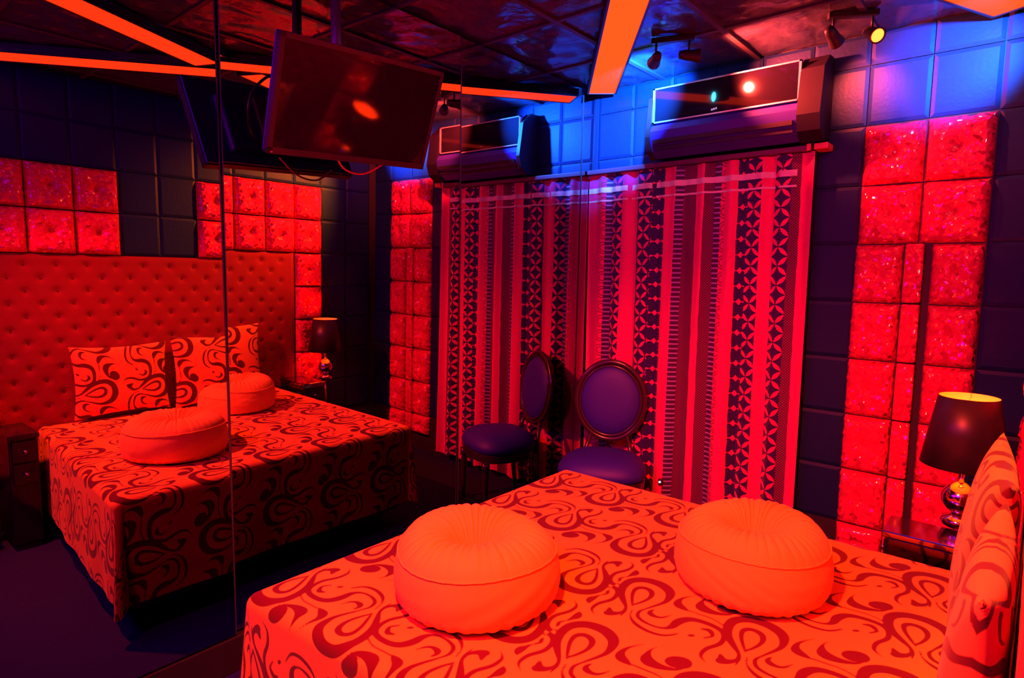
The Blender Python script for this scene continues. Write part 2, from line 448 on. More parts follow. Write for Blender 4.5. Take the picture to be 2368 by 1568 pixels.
# dark padded wall tiles: each one a part of its wall
G = 0.004
tile_me = slab_mesh('wall_tile', TW - G, TH - G, 0.016, 0.018); tile_me.materials.append(MT['grey_vinyl'])
tile_short = slab_mesh('wall_tile', TW - G, H - (Z0 + TH) - G, 0.016, 0.018); tile_short.materials.append(MT['grey_vinyl'])
for ix in range(-6, 3):
    x = XA + ix * TW
    for iz in range(-8, 2):
        z = Z0 + iz * TH
        if 0 <= ix <= 1 and iz < 0: continue              # the red panel hangs there
        if z < 0.1: continue
        o = link('wall_tile', tile_me if iz < 1 else tile_short, None, wb); o.location = (x + G / 2, 0.012, z + G / 2)
htile_me = slab_mesh('wall_tile', HTW - G, HTH - G, 0.016, 0.018); htile_me.materials.append(MT['grey_vinyl'])
for iy in range(-2, 11):
    y = YR - iy * HTW                                      # right edge of the tile as the mirror shows it
    for iz in range(-7, 2):
        z = HZ0 + iz * HTH
        if z < 0.1 or y > -0.02: continue
        if 0 <= iy <= 3 and iz in (-1, -2): continue
        if iy == 0 and iz >= -7 and iz < 0: continue
        if 6 <= iy <= 10 and iz in (-1, -2): continue
        if iy >= 1 and iz < -2: continue                   # behind the headboard
        o = link('wall_tile', htile_me, None, wr); o.location = (W + 0.012, y - G / 2, z + G / 2); o.rotation_euler = (0, 0, -PI / 2)


def padded_mesh(name, w_, h_, n=16, depth=0.046, seed=0):
    u = np.linspace(-1, 1, n); U, V = np.meshgrid(u, u, indexing='ij')
    r = np.hypot(U, V); ang = np.arctan2(V, U)
    hgt = depth * np.sqrt(np.clip((1 - np.abs(U) ** 5) * (1 - np.abs(V) ** 5), 0, 1))
    hgt -= 0.036 * np.exp(-(r / 0.24) ** 2)
    hgt += 0.006 * np.sin(ang * 9 + seed) * np.exp(-((r - 0.42) / 0.3) ** 2) + 0.004 * smooth_noise(U, V, seed, 6, 2.2) * (1 - np.abs(U) ** 4) * (1 - np.abs(V) ** 4)
    P = np.stack([(U + 1) / 2 * w_, -hgt - 0.004, (V + 1) / 2 * h_], -1).reshape(-1, 3)
    # skirt to the wall
    edge = [(i, 0) for i in range(n)] + [(n - 1, j) for j in range(1, n)] + [(i, n - 1) for i in range(n - 2, -1, -1)] + [(0, j) for j in range(n - 2, 0, -1)]
    ei = np.array([i * n + j for i, j in edge]); back = P[ei].copy(); back[:, 1] = 0.0
    F = [grid_faces(n, n)]; base = n * n; k = np.arange(len(ei)); k2 = (k + 1) % len(ei)
    F.append(np.stack([ei[k], ei[k2], base + k2, base + k], -1))
    me = mesh_from(name, np.vstack([P, back]), np.vstack(F))
    bm = bmesh.new(); bm.from_mesh(me); bmesh.ops.recalc_face_normals(bm, faces=bm.faces)
    if sum(f.normal.y for f in bm.faces) > 0: bmesh.ops.reverse_faces(bm, faces=bm.faces)
    bm.to_mesh(me); bm.free()
    me.materials.append(MT['sequin']); me.polygons.foreach_set('use_smooth', [True] * len(me.polygons))
    return me


btn_bm = bmesh.new(); bmesh.ops.create_uvsphere(btn_bm, u_segments=8, v_segments=6, radius=0.011)
btn_me = bpy.data.meshes.new('tuft_button'); btn_bm.to_mesh(btn_me); btn_bm.free(); btn_me.materials.append(MT['tuft'])
PAD = {}


def padded(root, x, z, w_, h_, seed, button=True):
    key = (round(w_, 3), round(h_, 3), seed % 3)
    if key not in PAD: PAD[key] = padded_mesh('padded_tile', w_ - 0.005, h_ - 0.006, seed=seed % 3 + 1)
    t = link('padded_tile', PAD[key], None, root); t.location = (x, 0, z)
    if button:
        b = link('tuft_button', btn_me, None, t); b.location = (w_ / 2, -0.015, h_ / 2)
    return t


def strip_piece(root, x, z, w_, h_):
    o = obj('padded_strip', bx(0.002, w_ - 0.002, -0.038, 0, 0.003, h_ - 0.003, bev=0.010), 'sequin', root, True); o.location = (x, 0, z)


# red sequined panel on the back wall, beside the curtain
rp = thing('padded_wall_panel', 'tall red sequined padded panel, two tiles wide, right of the striped curtain', 'wall panel', (XA, 0.006, 0))
for r in range(8):
    z = Z0 - (r + 1) * TH; hh = TH
    if r == 7: z += 0.13; hh -= 0.13
    if r < 2:
        for c_ in range(2): padded(rp, c_ * TW, z, TW, hh, r + c_)
    else:
        padded(rp, -0.008, z, 0.225, hh, r); strip_piece(rp, 0.219, z, 0.085, hh); padded(rp, 0.335, z, 0.214, hh, r + 1)
obj('backing_board', bx(0.0, 2 * TW, -0.002, 0.006, Z0 - 8 * TH + 0.13, Z0), 'black_paint', rp)

# red sequined panels on the headboard wall, seen in the mirror
for label, cols, rows in (('red sequined padded panel running down the wall past the lamp, beside the headboard', [(c_, r) for c_ in range(4) for r in range(2)] + [(0, r) for r in range(2, 7)], 0),
                          ('red sequined padded panel, two rows high, above the near half of the headboard', [(c_, r) for c_ in range(6, 11) for r in range(2)], 0)):
    hp = thing('padded_wall_panel', label, 'wall panel', (W + 0.006, YR, 0), (0, 0, -PI / 2))
    for c_, r in cols:
        padded(hp, c_ * HTW, HZ0 - (r + 1) * HTH, HTW, HTH, c_ + r)

# ceiling: crinkled black panels in a grid of bars
CS = 0.6
def ceil_mesh(seed):
    n = 22; u = np.linspace(0, CS - 0.03, n); U, V = np.meshgrid(u, u, indexing='ij')
    h = 0.010 * smooth_noise(U * 3, V * 3, seed, 8, 3.2) + 0.012 * np.abs(smooth_noise(U * 3, V * 3, seed + 9, 6, 2.2))
    e = np.minimum(np.minimum(U, CS - 0.03 - U), np.minimum(V, CS - 0.03 - V)); h = h * np.clip(e / 0.05, 0, 1)
    P = np.stack([U, V, h], -1).reshape(-1, 3); me = mesh_from('ceiling_tile', P, grid_faces(n, n)[:, ::-1])
    me.materials.append(MT['foil']); me.polygons.foreach_set('use_smooth', [True] * len(me.polygons)); return me
CM = [ceil_mesh(s) for s in range(4)]
k = 0
for ix in range(5):
    for iy in range(8):
        x0 = -0.1 + ix * CS; y0 = -(iy + 1) * CS + 0.06
        if x0 + CS > W + 0.35: continue
        o = link('ceiling_tile', CM[k % 4], None, ce); k += 3 if ix % 2 else 1
        o.location = (x0 + 0.015, y0 + 0.015, H)
for ix in range(5):
    x = -0.1 + ix * CS
    if -0.02 < x < W: obj('ceiling_bar', bx(x - 0.014, x + 0.014, YB, 0.0, H - 0.012, H + 0.02), 'ceil_bar', ce)
for iy in range(1, 8):
    y = -iy * CS + 0.06
    obj('ceiling_bar', bx(-0.05, W, y - 0.012, y + 0.012, H - 0.009, H + 0.02), 'ceil_bar', ce)

# ------------------------------------------------------------------ mirror wall: four tall panels, each hung very slightly out of true
def mirror_panel(y0, y1, yawd, tiltd, label):
    al, ti = math.radians(yawd), math.radians(tiltd)
    n = Vector((math.cos(al) * math.cos(ti), math.sin(al) * math.cos(ti), math.sin(ti))); o0 = Vector((0, -1.0, Z0 - 1.0))
    def px(y, z): return -(n.y * (y - o0.y) + n.z * (z - o0.z)) / n.x
    root = thing('mirror_panel', label, 'mirror', (0, 0, 0), group='mirror panels along the wall')
    z0, z1 = 0.165, H - 0.02
    bm = bmesh.new()
    f = [bm.verts.new((px(y, z), y, z)) for y, z in ((y0, z0), (y1, z0), (y1, z1), (y0, z1))]
    b = [bm.verts.new((px(y, z) - 0.006, y, z)) for y, z in ((y0, z0), (y1, z0), (y1, z1), (y0, z1))]
    bm.faces.new(f); bm.faces.new(b[::-1])
    for q in range(4): bm.faces.new((f[q], b[q], b[(q + 1) % 4], f[(q + 1) % 4]))
    obj('glass', bm, 'mirror', root)
    for y, s in ((y0, 1), (y1, -1)):
        bm = bmesh.new()
        bmv = [bm.verts.new((px(y, z) + 0.0012, yy, z)) for yy, z in ((y, z0), (y + s * 0.0045, z0), (y + s * 0.0045, z1), (y, z1))]
        bm.faces.new(bmv)
        bw_ = [bm.verts.new((px(y, z) - 0.006, y, z)) for z in (z0, z1)]
        bm.faces.new((bmv[0], bmv[3], bw_[1], bw_[0]))
        obj('polished_edge', bm, 'mirror_edge', root)
mirror_panel(-4.55, -2.608, 0.3522, 0.1249, 'tall mirror panel on the left wall reflecting the headboard and cushions')
mirror_panel(-2.602, -1.322, 0.1826, -0.6831, 'tall mirror panel on the left wall behind the hanging television')
mirror_panel(-1.316, -0.172, 0.0, -0.35, 'tall mirror panel beside the curtain corner, reflecting the striped curtain')
mirror_panel(-0.166, -0.012, 0.0, -0.35, 'narrow mirror strip filling the corner where the curtain begins')

struct(obj('trim_1', bx(-0.01, 0.027, -0.006, 0.012, 0.12, H, bev=0.002), 'grey_vinyl'))

# ------------------------------------------------------------------ bed
BX, BYN, BYF, BZ = 0.5958, -2.8561, -1.1168, 0.653
BYNH = -2.71                                            # the near side runs slightly inward towards the headboard
HX = W - 0.04
def yn(x): return BYN + (x - BX) / (HX - BX) * (BYNH - BYN)
bed = thing('bed', 'king size bed base and mattress hidden under the swirl print bedspread', 'bed', (1.5, -1.95, 0))
def at0(o, root): o.matrix_parent_inverse = Matrix.Translation(-Vector(root.location)); return o
def trap(z0, z1, ins):
    bm = bmesh.new(); x0, x1 = BX + ins, HX - 0.02
    pts = [(x0, yn(x0) + ins), (x1, yn(x1) + ins), (x1, BYF - ins), (x0, BYF - ins)]
    lo = [bm.verts.new((*p, z0)) for p in pts]; hi = [bm.verts.new((*p, z1)) for p in pts]
    bm.faces.new(lo[::-1]); bm.faces.new(hi)
    for q in range(4): bm.faces.new((lo[q], lo[(q + 1) % 4], hi[(q + 1) % 4], hi[q]))
    bmesh.ops.bevel(bm, geom=bm.edges[:], offset=0.02, segments=2, affect='EDGES')
    return bm
at0(obj('mattress', trap(0.33, BZ - 0.012, 0.035), 'mattress', bed, True), bed)
at0(obj('bed_base', trap(0.09, 0.33, 0.06), 'dark_wood', bed), bed)
for x in (BX + 0.16, HX - 0.16):
    for y in (-2.6, -1.28):
        at0(obj('leg', lathe([(0.0, 0.0), (0.03, 0.0), (0.035, 0.1), (0.0, 0.1)], 12), 'dark_wood', bed), bed).location = Vector((x, y, 0))


def bedspread():
    r = 0.04; L = 0.50
    xs = np.arange(BX + r, HX, 0.005); ts = np.linspace(0, 1, 345)
    nx, ny = len(xs), len(ts)
    ynr = lambda x: yn(x) + r
    V, A, F = [], [], []; off = 0
    def push(P, a, n, m, flip=False):
        nonlocal off
        V.append(P.reshape(-1, 3)); A.append(a.ravel()); f = grid_faces(n, m, off); F.append(f[:, ::-1] if flip else f); off += n * m
    gx = xs[:, None] + 0 * ts[None]; gy = ynr(gx) + ts[None] * (BYF - r - ynr(gx))
    edge = np.minimum(np.minimum(gx - BX - r, gy - ynr(gx)), BYF - r - gy)
    gz = BZ + 0.006 * smooth_noise(gx, gy, 3, 7, 3.0) * np.clip(edge / 0.12, 0, 1)
    push(np.stack([gx, gy, gz], -1), bed_print(gx, gy), nx, ny)
    s = np.concatenate([np.linspace(0, r * PI / 2, 8), np.linspace(r * PI / 2, L + 0.02, 64)[1:]])
    out = np.where(s < r * PI / 2, r * np.sin(np.minimum(s / r, PI / 2)), r)
    drop = np.where(s < r * PI / 2, r * (1 - np.cos(np.minimum(s / r, PI / 2))), r + s - r * PI / 2)
    hang = np.clip(drop / L, 0, 1)
    def fold(q, sd): return 0.016 * smooth_noise(q, q * 0, sd, 6, 7.0) + 0.010
    # foot skirt
    y = ynr(xs[0]) + ts * (BYF - r - ynr(xs[0])); win = np.clip(np.minimum(ts, 1 - ts) / 0.12, 0, 1)
    O = out[:, None] + hang[:, None] * (fold(y, 11) * win)[None] + 0.004 * smooth_noise(y[None] * 2 + 0 * s[:, None], s[:, None] * 3, 5, 6, 4) * hang[:, None]
    cut = 1.0 + 0.0 * y
    P = np.stack([BX + r - O, y[None] + 0 * O, BZ - drop[:, None] * cut[None]], -1)
    push(P, bed_print(BX + r - s[:, None] + 0 * y[None], y[None] + 0 * O), len(s), ny)
    # side skirts
    for sgn, sd in ((-1, 21), (1, 31)):
        yb = ynr(xs) if sgn < 0 else (BYF - r) + 0 * xs
        win = np.clip((xs - xs[0]) / 0.12, 0, 1)
        O = out[:, None] + hang[:, None] * (fold(xs, sd) * win)[None]
        if sgn > 0: O = out[:, None] + hang[:, None] * (fold(xs, sd) * win * 0.7)[None]
        P = np.stack([xs[None] + 0 * O, yb[None] + sgn * O, BZ - drop[:, None] + 0 * O], -1)
        push(P, bed_print(xs[None] + 0 * O, yb[None] + sgn * s[:, None]), len(s), nx, sgn > 0)
    # corners: fans with one soft fold that hangs a little lower
    ph = np.linspace(0, PI / 2, 25)
    for sgn in (-1, 1):
        cy0 = ynr(xs[0]) if sgn < 0 else BYF - r
        bump = np.sin(2 * ph) ** 2
        ext = 1.0 + 0.07 * bump
        O = out[:, None] + hang[:, None] * (0.055 * np.sin(2 * ph) ** 2 + 0.018 * np.sin(4 * ph))[None]
        z = BZ - drop[:, None] * ext[None]
        P = np.stack([BX + r - O * np.cos(ph), cy0 + sgn * O * np.sin(ph), z], -1)
        push(P, bed_print(BX + r - s[:, None] * np.cos(ph), cy0 + sgn * s[:, None] * np.sin(ph)), len(s), len(ph), sgn < 0)
    me = mesh_from('bedspread', np.vstack(V), np.vstack(F))
    float_attr(me, 'print', np.concatenate(A))
    bm = bmesh.new(); bm.from_mesh(me); bmesh.ops.remove_doubles(bm, verts=bm.verts, dist=0.0006); bmesh.ops.recalc_face_normals(bm, faces=bm.faces)
    bm.faces.ensure_lookup_table()
    if bm.faces[1000].normal.z < 0: bmesh.ops.reverse_faces(bm, faces=bm.faces)
    bm.to_mesh(me); bm.free()
    return link('bedspread', me, 'swirl', None, True)
tag(bedspread(), 'red bedspread with dark swirling psychedelic print draped over the bed', 'bedspread')

# headboard
HY0, HY1, HZB, HZT = -0.868, -3.02, 0.34, 1.768
hb = thing('headboard', 'wide red suede headboard with deep diamond button tufting', 'headboard', (W, (HY0 + HY1) / 2, 0))
BTN = []
for row in range(13):
    for col in range(14):
        y = -1.0 - (col + (0.5 if row % 2 else 0.0)) * 0.172; z = 1.690 - row * 0.0835
        if HY1 + 0.05 < y < HY0 - 0.03: BTN.append((y, z))
def headboard():
    ys = np.arange(HY1, HY0 + 0.001, 0.0145); zs = np.arange(HZB, HZT + 0.001, 0.0145)
    Y, Z = np.meshgrid(ys, zs, indexing='ij'); h = np.full(Y.shape, 0.012)
    e = np.minimum(np.minimum(Y - HY1, HY0 - Y), np.minimum(Z - HZB, HZT - Z)); h *= np.sqrt(np.clip(e / 0.035, 0.02, 1))
    for y, z in BTN: h -= 0.016 * np.exp(-((Y - y) ** 2 + (Z - z) ** 2) / 0.021 ** 2)
    n, m = Y.shape
    P = np.stack([-h, Y - hb.location.y, Z], -1)
    Q = P.copy(); 
    me = mesh_from('tufted_pad', P.reshape(-1, 3), grid_faces(n, m)[:, ::-1]); me.update()
    bm = bmesh.new(); bm.from_mesh(me); bm.faces.ensure_lookup_table()
    if bm.faces[n].normal.x > 0: bmesh.ops.reverse_faces(bm, faces=bm.faces)
    bm.to_mesh(me); bm.free()
    link('tufted_pad', me, 'suede', hb, True)
headboard()
obj('backing', bx(0.0065, 0.0115, HY1 - hb.location.y, HY0 - hb.location.y, HZB, HZT), 'suede', hb)
bb = bmesh.new(); bmesh.ops.create_uvsphere(bb, u_segments=8, v_segments=5, radius=0.0085); bb_me = bpy.data.meshes.new('button'); bb.to_mesh(bb_me); bb.free(); bb_me.materials.append(MT['suede_button'])
for y, z in BTN:
    o = link('button', bb_me, None, hb); o.location = (0.003, y - hb.location.y, z); o.scale = (0.7, 1, 1)

# pillows
def pillow_mesh(name, w_, h_, t, seed):
    n = 84; u = np.linspace(-1, 1, n); U, V = np.meshgrid(u, u, indexing='ij')
    px = w_ / 2 * U * (1 - 0.07 * (1 - V * V) * np.abs(U) ** 4); pz = h_ / 2 * V * (1 - 0.09 * (1 - U * U) * np.abs(V) ** 4)
    th = t / 2 * np.power(np.clip((1 - np.abs(U) ** 3) * (1 - np.abs(V) ** 3), 0, 1), 0.45)
    th = th * (1 + 0.10 * smooth_noise(U, V, seed, 6, 1.4))
    A = np.stack([px, -th, pz], -1).reshape(-1, 3); B = np.stack([px, th, pz], -1).reshape(-1, 3)
    me = mesh_from(name, np.vstack([A, B]), np.vstack([grid_faces(n, n), grid_faces(n, n, n * n)[:, ::-1]]))
    pr = print_at(pz + 0.13 * seed, px + 0.07 * seed).ravel(); float_attr(me, 'print', np.concatenate([pr, pr]))
    bm = bmesh.new(); bm.from_mesh(me); bmesh.ops.remove_doubles(bm, verts=bm.verts, dist=0.0004); bmesh.ops.recalc_face_normals(bm, faces=bm.faces); bm.to_mesh(me); bm.free()
    return me
for nm, loc, rz, tilt, sz, lab in (('far', (2.362, -1.57, 0.92), 3, 7, (0.66, 0.53, 0.11), 'swirl print cushion leaning on the headboard, farther from the camera'),
                                   ('near', (2.386, -2.225, 0.912), -1, 4, (0.60, 0.49, 0.100), 'swirl print cushion leaning on the headboard, nearer to the camera')):
    o = link('cushion', pillow_mesh('cushion', *sz, 1 if nm == 'far' else 3), 'swirl_pillow', None, True)
    o.rotation_euler = (Matrix.Rotation(math.radians(-90 + rz), 3, 'Z') @ Matrix.Rotation(math.radians(-tilt), 3, 'X')).to_euler()
    o.location = loc; tag(o, lab, 'cushion', 'swirl cushions at the head of the bed')

# poufs: round tufted cushions with a pleated top, a plain side band and a gathered underside
def pouf(loc, R, Hh, rz, seed, label):
    root = thing('round_cushion', label, 'cushion', loc, (0, 0, rz), 'round tufted cushions on the bed')
    na = 504; th = np.linspace(0, 2 * PI, na, endpoint=False); r_ = np.random.default_rng(seed)
    # about forty pleats of uneven width with sharp valleys between rounded ridges
    cuts = np.sort((np.arange(42) + r_.uniform(-0.36, 0.36, 42)) / 42 * 2 * PI); amp = r_.uniform(0.45, 1.0, 42)
    k_ = np.searchsorted(cuts, th) % 42; lo = cuts[k_ - 1]; hi = cuts[k_]
    wd = (hi - lo) % (2 * PI); fr = ((th - lo) % (2 * PI)) / wd
    pleat = amp[k_] * np.minimum(wd / 0.15, 1.4) * (np.abs(np.sin(PI * fr)) ** 0.6 - 0.6)
    rr = np.linspace(0.012, 1.0, 40)
    base = 0.60 + 0.38 * np.sqrt(np.clip(1 - ((rr - 0.60) / 0.42) ** 2, 0, 1)) * np.clip(rr / 0.35, 0, 1) ** 0.6 - 0.22 * np.exp(-(rr / 0.30) ** 1.6)
    env = rr ** 0.7 * np.exp(-(rr / 0.78) ** 4)
    wob = 1 + 0.02 * np.sin(2 * th + seed) + 0.015 * np.sin(3 * th + 2 * seed)
    zt = Hh * base[:, None] + 0.038 * env[:, None] * pleat[None] + 0.008 * np.sin(th * 2 + seed)[None] * rr[:, None]
    X_ = R * rr[:, None] * np.cos(th)[None] * wob[None]; Y_ = R * rr[:, None] * np.sin(th)[None] * wob[None]
    me = mesh_from('pleated_top', np.stack([X_, Y_, zt], -1).reshape(-1, 3), grid_faces(len(rr), na, 0, True))
    link('pleated_top', me, 'pouf', root, True)
    q = np.linspace(0, 1, 18); zb = zt[-1]
    rad = R * (1 + 0.055 * np.sin(PI * q) - 0.10 * np.clip((q - 0.8) / 0.2, 0, 1) ** 2)
    z = zb[None] * (1 - q[:, None]) + 0.004 * q[:, None]
    wr_ = 0.0035 * smooth_noise(np.cos(th)[None] * 2 + q[:, None], np.sin(th)[None] * 2 + q[:, None] * 3, seed, 7, 2.5)
    gath = 0.0035 * (np.sin(th * 43 + 2.5 * np.sin(th * 3) + seed) + 0.7 * np.sin(th * 29 + 3 * np.sin(th * 2)))[None] * np.clip((q[:, None] - 0.78) / 0.22, 0, 1)
    RR = (rad[:, None] + wr_ * np.sin(PI * q)[:, None] + gath) * wob[None]
    me = mesh_from('side_band', np.stack([RR * np.cos(th), RR * np.sin(th), z], -1).reshape(-1, 3), grid_faces(len(q), na, 0, True))
    link('side_band', me, 'pouf', root, True)
    pts = [(X_[-1, i] * 1.004, Y_[-1, i] * 1.004, zt[-1, i]) for i in range(0, na, 2)]
    obj('piping', tube(pts, 0.0026, 6, True), 'pouf', root, True)
    bm = bmesh.new(); bmesh.ops.create_uvsphere(bm, u_segments=12, v_segments=8, radius=0.007); o = obj('centre_button', bm, 'pouf', root, True); o.location = (0, 0, Hh * base[0] + 0.002); o.scale = (1, 1, 0.6)
    for f in root.children: f.data.update()
pouf((1.148, -2.368, BZ + 0.004), 0.250, 0.222, 0.3, 3, 'round apricot cushion with pleated top, nearer to the mirror')
pouf((1.775, -1.71, BZ + 0.004), 0.236, 0.228, 1.7, 8, 'round apricot cushion with pleated top, farther along the bed by the curtain')

# ------------------------------------------------------------------ curtain and its rail
CY, CX1, CZB, CZT = -0.0773, 1.4615, 0.055, 2.342
edges = [0.0, 0.115, 0.145, 0.193, 0.277, 0.385, 0.496, 0.573, 0.654, 0.704, 0.792, 0.848, 0.905, 0.945, 0.975, 1.048, 1.108, 1.187, 1.255, 1.345, 1.390, 1.48]
kinds = [0, 5, 2, 1, 0, 1, 3, 0, 2, 4, 0, 4, 2, 5, 0, 3, 1, 0, 1, 4, 0]
bands = [(a, b, k_) for a, b, k_ in zip(edges[:-1], edges[1:], kinds)]
cur = thing('curtain', 'floor length red curtain with dark lace-print stripes on the back wall', 'curtain', (0, 0, 0))
def cy_at(x, z):
    t = np.clip((CZT - z) / (CZT - CZB), 0, 1)
    a = 0.010 + 0.020 * t
    return CY + a * np.sin(x * 2 * PI / 0.172 + 0.9 * np.sin(x * 5.1) + 0.25 * t) + 0.006 * np.sin(x * 71 + z * 0.7) * (1 - 0.6 * t) + 0.008 * t * np.sin(x * 17 + z * 1.3)
def curtain():
    xs = np.linspace(0.008, CX1, 240); zs = np.linspace(CZB, CZT, 60); Xg, Zg = np.meshgrid(xs, zs, indexing='ij')
    Yg = cy_at(Xg, Zg)
    Zs = Zg.copy(); Zs[:, 0] += 0.012 * np.sin(xs * 40)
    Xs = Xg + 0.012 * ((Zg - CZB) / (CZT - CZB) - 0.5) * np.sin(Xg * 4) * (Xg > 0.05)
    me = mesh_from('fabric', np.stack([Xs, Yg, Zs], -1).reshape(-1, 3), grid_faces(240, 60))
    uvl = me.uv_layers.new(name='UVMap'); li = np.empty(len(me.loops), np.int32); me.loops.foreach_get('vertex_index', li)
    uv = np.stack([Xg.ravel()[li], Zg.ravel()[li]], -1).astype(np.float32); uvl.data.foreach_set('uv', uv.ravel())
    link('fabric', me, curtain_material(bands), cur, True)
    for nm, zc, hh in (('heading_tape', 2.236, 0.017), ('lower_tape', 2.165, 0.006)):  # pale strips standing in for streaks of light falling on the cloth
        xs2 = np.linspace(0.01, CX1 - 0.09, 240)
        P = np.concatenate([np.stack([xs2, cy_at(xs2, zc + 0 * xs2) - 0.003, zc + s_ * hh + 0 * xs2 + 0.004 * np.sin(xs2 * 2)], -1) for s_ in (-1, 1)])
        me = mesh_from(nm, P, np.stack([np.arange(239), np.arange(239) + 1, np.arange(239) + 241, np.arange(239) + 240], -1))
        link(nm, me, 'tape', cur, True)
curtain()
rl = thing('curtain_rail', 'dark flat rail the striped curtain hangs from, with a red end bracket', 'curtain rail', (0, 0, 0))
obj('rail', bx(0.012, 1.44, -0.110, -0.045, 2.345, 2.374, bev=0.004), 'rail', rl)
for x in (0.33, 0.75, 1.10): obj('hanger_clip', bx(x - 0.008, x + 0.008, -0.045, -0.006, 2.35, 2.368), 'rail', rl)
obj('end_bracket', bx(1.455, 1.525, -0.115, -0.006, 2.345, 2.378, bev=0.005), 'bracket', rl)
obj('end_stop', bx(1.42, 1.442, -0.118, -0.108, 2.342, 2.38, bev=0.003), 'bracket', rl)

# ------------------------------------------------------------------ air conditioner above the curtain
ac = thing('air_conditioner', 'black wall unit with glossy silver-edged front panel above the curtain', 'air conditioner', (0.51, 0, 2.39))
L_ = 0.91
def prism(prof, x0, x1):
    bm = bmesh.new(); a = [bm.verts.new((x0, y, z)) for y, z in prof]; b = [bm.verts.new((x1, y, z)) for y, z in prof]
    bm.faces.new(a); bm.faces.new(b[::-1])
    for q in range(len(prof)): bm.faces.new((a[q], b[q], b[(q + 1) % len(prof)], a[(q + 1) % len(prof)]))
    return bm
prof = [(0, 0.03), (-0.13, 0.0), (-0.185, 0.035), (-0.215, 0.10), (-0.222, 0.15), (-0.205, 0.185), (-0.165, 0.200), (-0.165, 0.40), (-0.12, 0.43), (0, 0.43)]
obj('casing', prism(prof, 0.03, L_ - 0.03), 'ac_body', ac)
capp = [(0, 0.02), (-0.135, -0.01), (-0.20, 0.04), (-0.228, 0.12), (-0.215, 0.20), (-0.19, 0.36), (-0.10, 0.435), (0, 0.44)]
obj('end_cap', prism(capp, 0, 0.03), 'black_metal', ac); obj('end_cap', prism(capp, L_ - 0.03, L_ + 0.085), 'cap', ac)
tilt = 0.012
def panel_y(z): return -0.172 - 0.0 * z
pb = bx(0.035, L_ - 0.035, -0.186, -0.166, 0.212, 0.402); pan = obj('front_panel', pb, 'ac_panel', ac)
bm = bmesh.new()
bx(0.028, 0.040, -0.192, -0.168, 0.204, 0.410, bm); bx(L_ - 0.040, L_ - 0.028, -0.192, -0.168, 0.204, 0.410, bm)
bx(0.028, L_ - 0.028, -0.192, -0.168, 0.402, 0.410, bm); bx(0.028, L_ - 0.028, -0.192, -0.168, 0.204, 0.212, bm)
obj('silver_trim', bm, 'ac_trim', ac)
bm = bmesh.new()
for k_ in range(3): bx(0.40 + k_ * 0.012, 0.409 + k_ * 0.012, -0.1885, -0.186, 0.226 + k_ * 0.002, 0.236 + k_ * 0.002, bm)
obj('badge', bm, 'logo', pan)
for k_ in range(2): obj('louvre', bx(0.05, L_ - 0.05, -0.222 + k_ * 0.02, -0.216 + k_ * 0.02, 0.075 - k_ * 0.035, 0.10 - k_ * 0.035), 'black_metal', ac)

# ------------------------------------------------------------------ orange light strips crossing under the ceiling
def light_strip(A, B, w_, z, label):
    A, B = Vector((*A, 0)), Vector((*B, 0)); d = B - A; L = d.length; ang = math.atan2(d.y, d.x)
    root = thing('light_strip', label, 'light strip', (A.x, A.y, z), (0, 0, ang), 'orange light strips across the ceiling')
    h = w_ / 2
    bm = bx(0, L, -h - 0.012, -h, -0.004, H - z - 0.012); bx(0, L, h, h + 0.012, -0.004, H - z - 0.012, bm); bx(0, L, -h, h, H - z - 0.03, H - z - 0.012, bm)
    bx(-0.01, 0, -h - 0.012, h + 0.012, -0.004, H - z - 0.012, bm); bx(L, L + 0.01, -h - 0.012, h + 0.012, -0.004, H - z - 0.012, bm)
    obj('channel', bm, 'black_metal', root)
    obj('diffuser', bx(0.002, L - 0.002, -h + 0.001, h - 0.001, 0.0, 0.02), 'glow', root)
    return root
ZS = 2.862
SA, SB = (0.125, -0.125), (2.27, -2.95)
light_strip(SA, SB, 0.17, ZS, 'long orange light strip on the ceiling running out of the curtain corner')
# the other strip is cut in two where the long one crosses it
QA, QB = np.array((0.95, -2.95)), np.array((2.25, -0.09)); dA = np.array(SB) - np.array(SA); dq = QB - QA
tt = np.linalg.solve(np.stack([dq, -dA], 1), np.array(SA) - QA)[0]; g = 0.17 / np.linalg.norm(dq)
light_strip(tuple(QA), tuple(QA + dq * (tt - g)), 0.17, ZS, 'orange light strip on the ceiling, the piece on the camera side of the crossing')
light_strip(tuple(QA + dq * (tt + g)), tuple(QB), 0.17, ZS, 'orange light strip on the ceiling, the piece beyond the crossing towards the lamp')

# ------------------------------------------------------------------ television hanging from the ceiling
cq = Vector((0.3626, -2.2089, 2.2916)); yw, tl, rl_ = -0.0068, 0.4123, 0.0568; tw, thh = 0.7243, 0.413
n = Vector((math.cos(yw) * math.cos(tl), math.sin(yw) * math.cos(tl), -math.sin(tl))); ri = Vector((-math.sin(yw), math.cos(yw), 0)); uu = n.cross(ri)
if uu.z < 0: uu = -uu
r1 = ri * math.cos(rl_) + uu * math.sin(rl_); u1 = uu * math.cos(rl_) - ri * math.sin(rl_)
tv = thing('television', 'black flat television hanging tilted from the ceiling on a pole before the mirror', 'television')
TM = Matrix((r1, u1, n)).transposed().to_4x4(); TM.translation = cq; tv.matrix_world = TM
hw, hh = tw / 2, thh / 2
obj('screen', bx(-hw + 0.018, hw - 0.018, -hh + 0.024, hh - 0.018, -0.006, -0.002), 'screen', tv)
bm = bmesh.new()
bx(-hw, -hw + 0.018, -hh, hh, -0.03, 0.002, bm); bx(hw - 0.018, hw, -hh, hh, -0.03, 0.002, bm); bx(-hw, hw, hh - 0.018, hh, -0.03, 0.002, bm); bx(-hw, hw, -hh, -hh + 0.024, -0.03, 0.002, bm)
obj('bezel', bm, 'tv_plastic', tv)
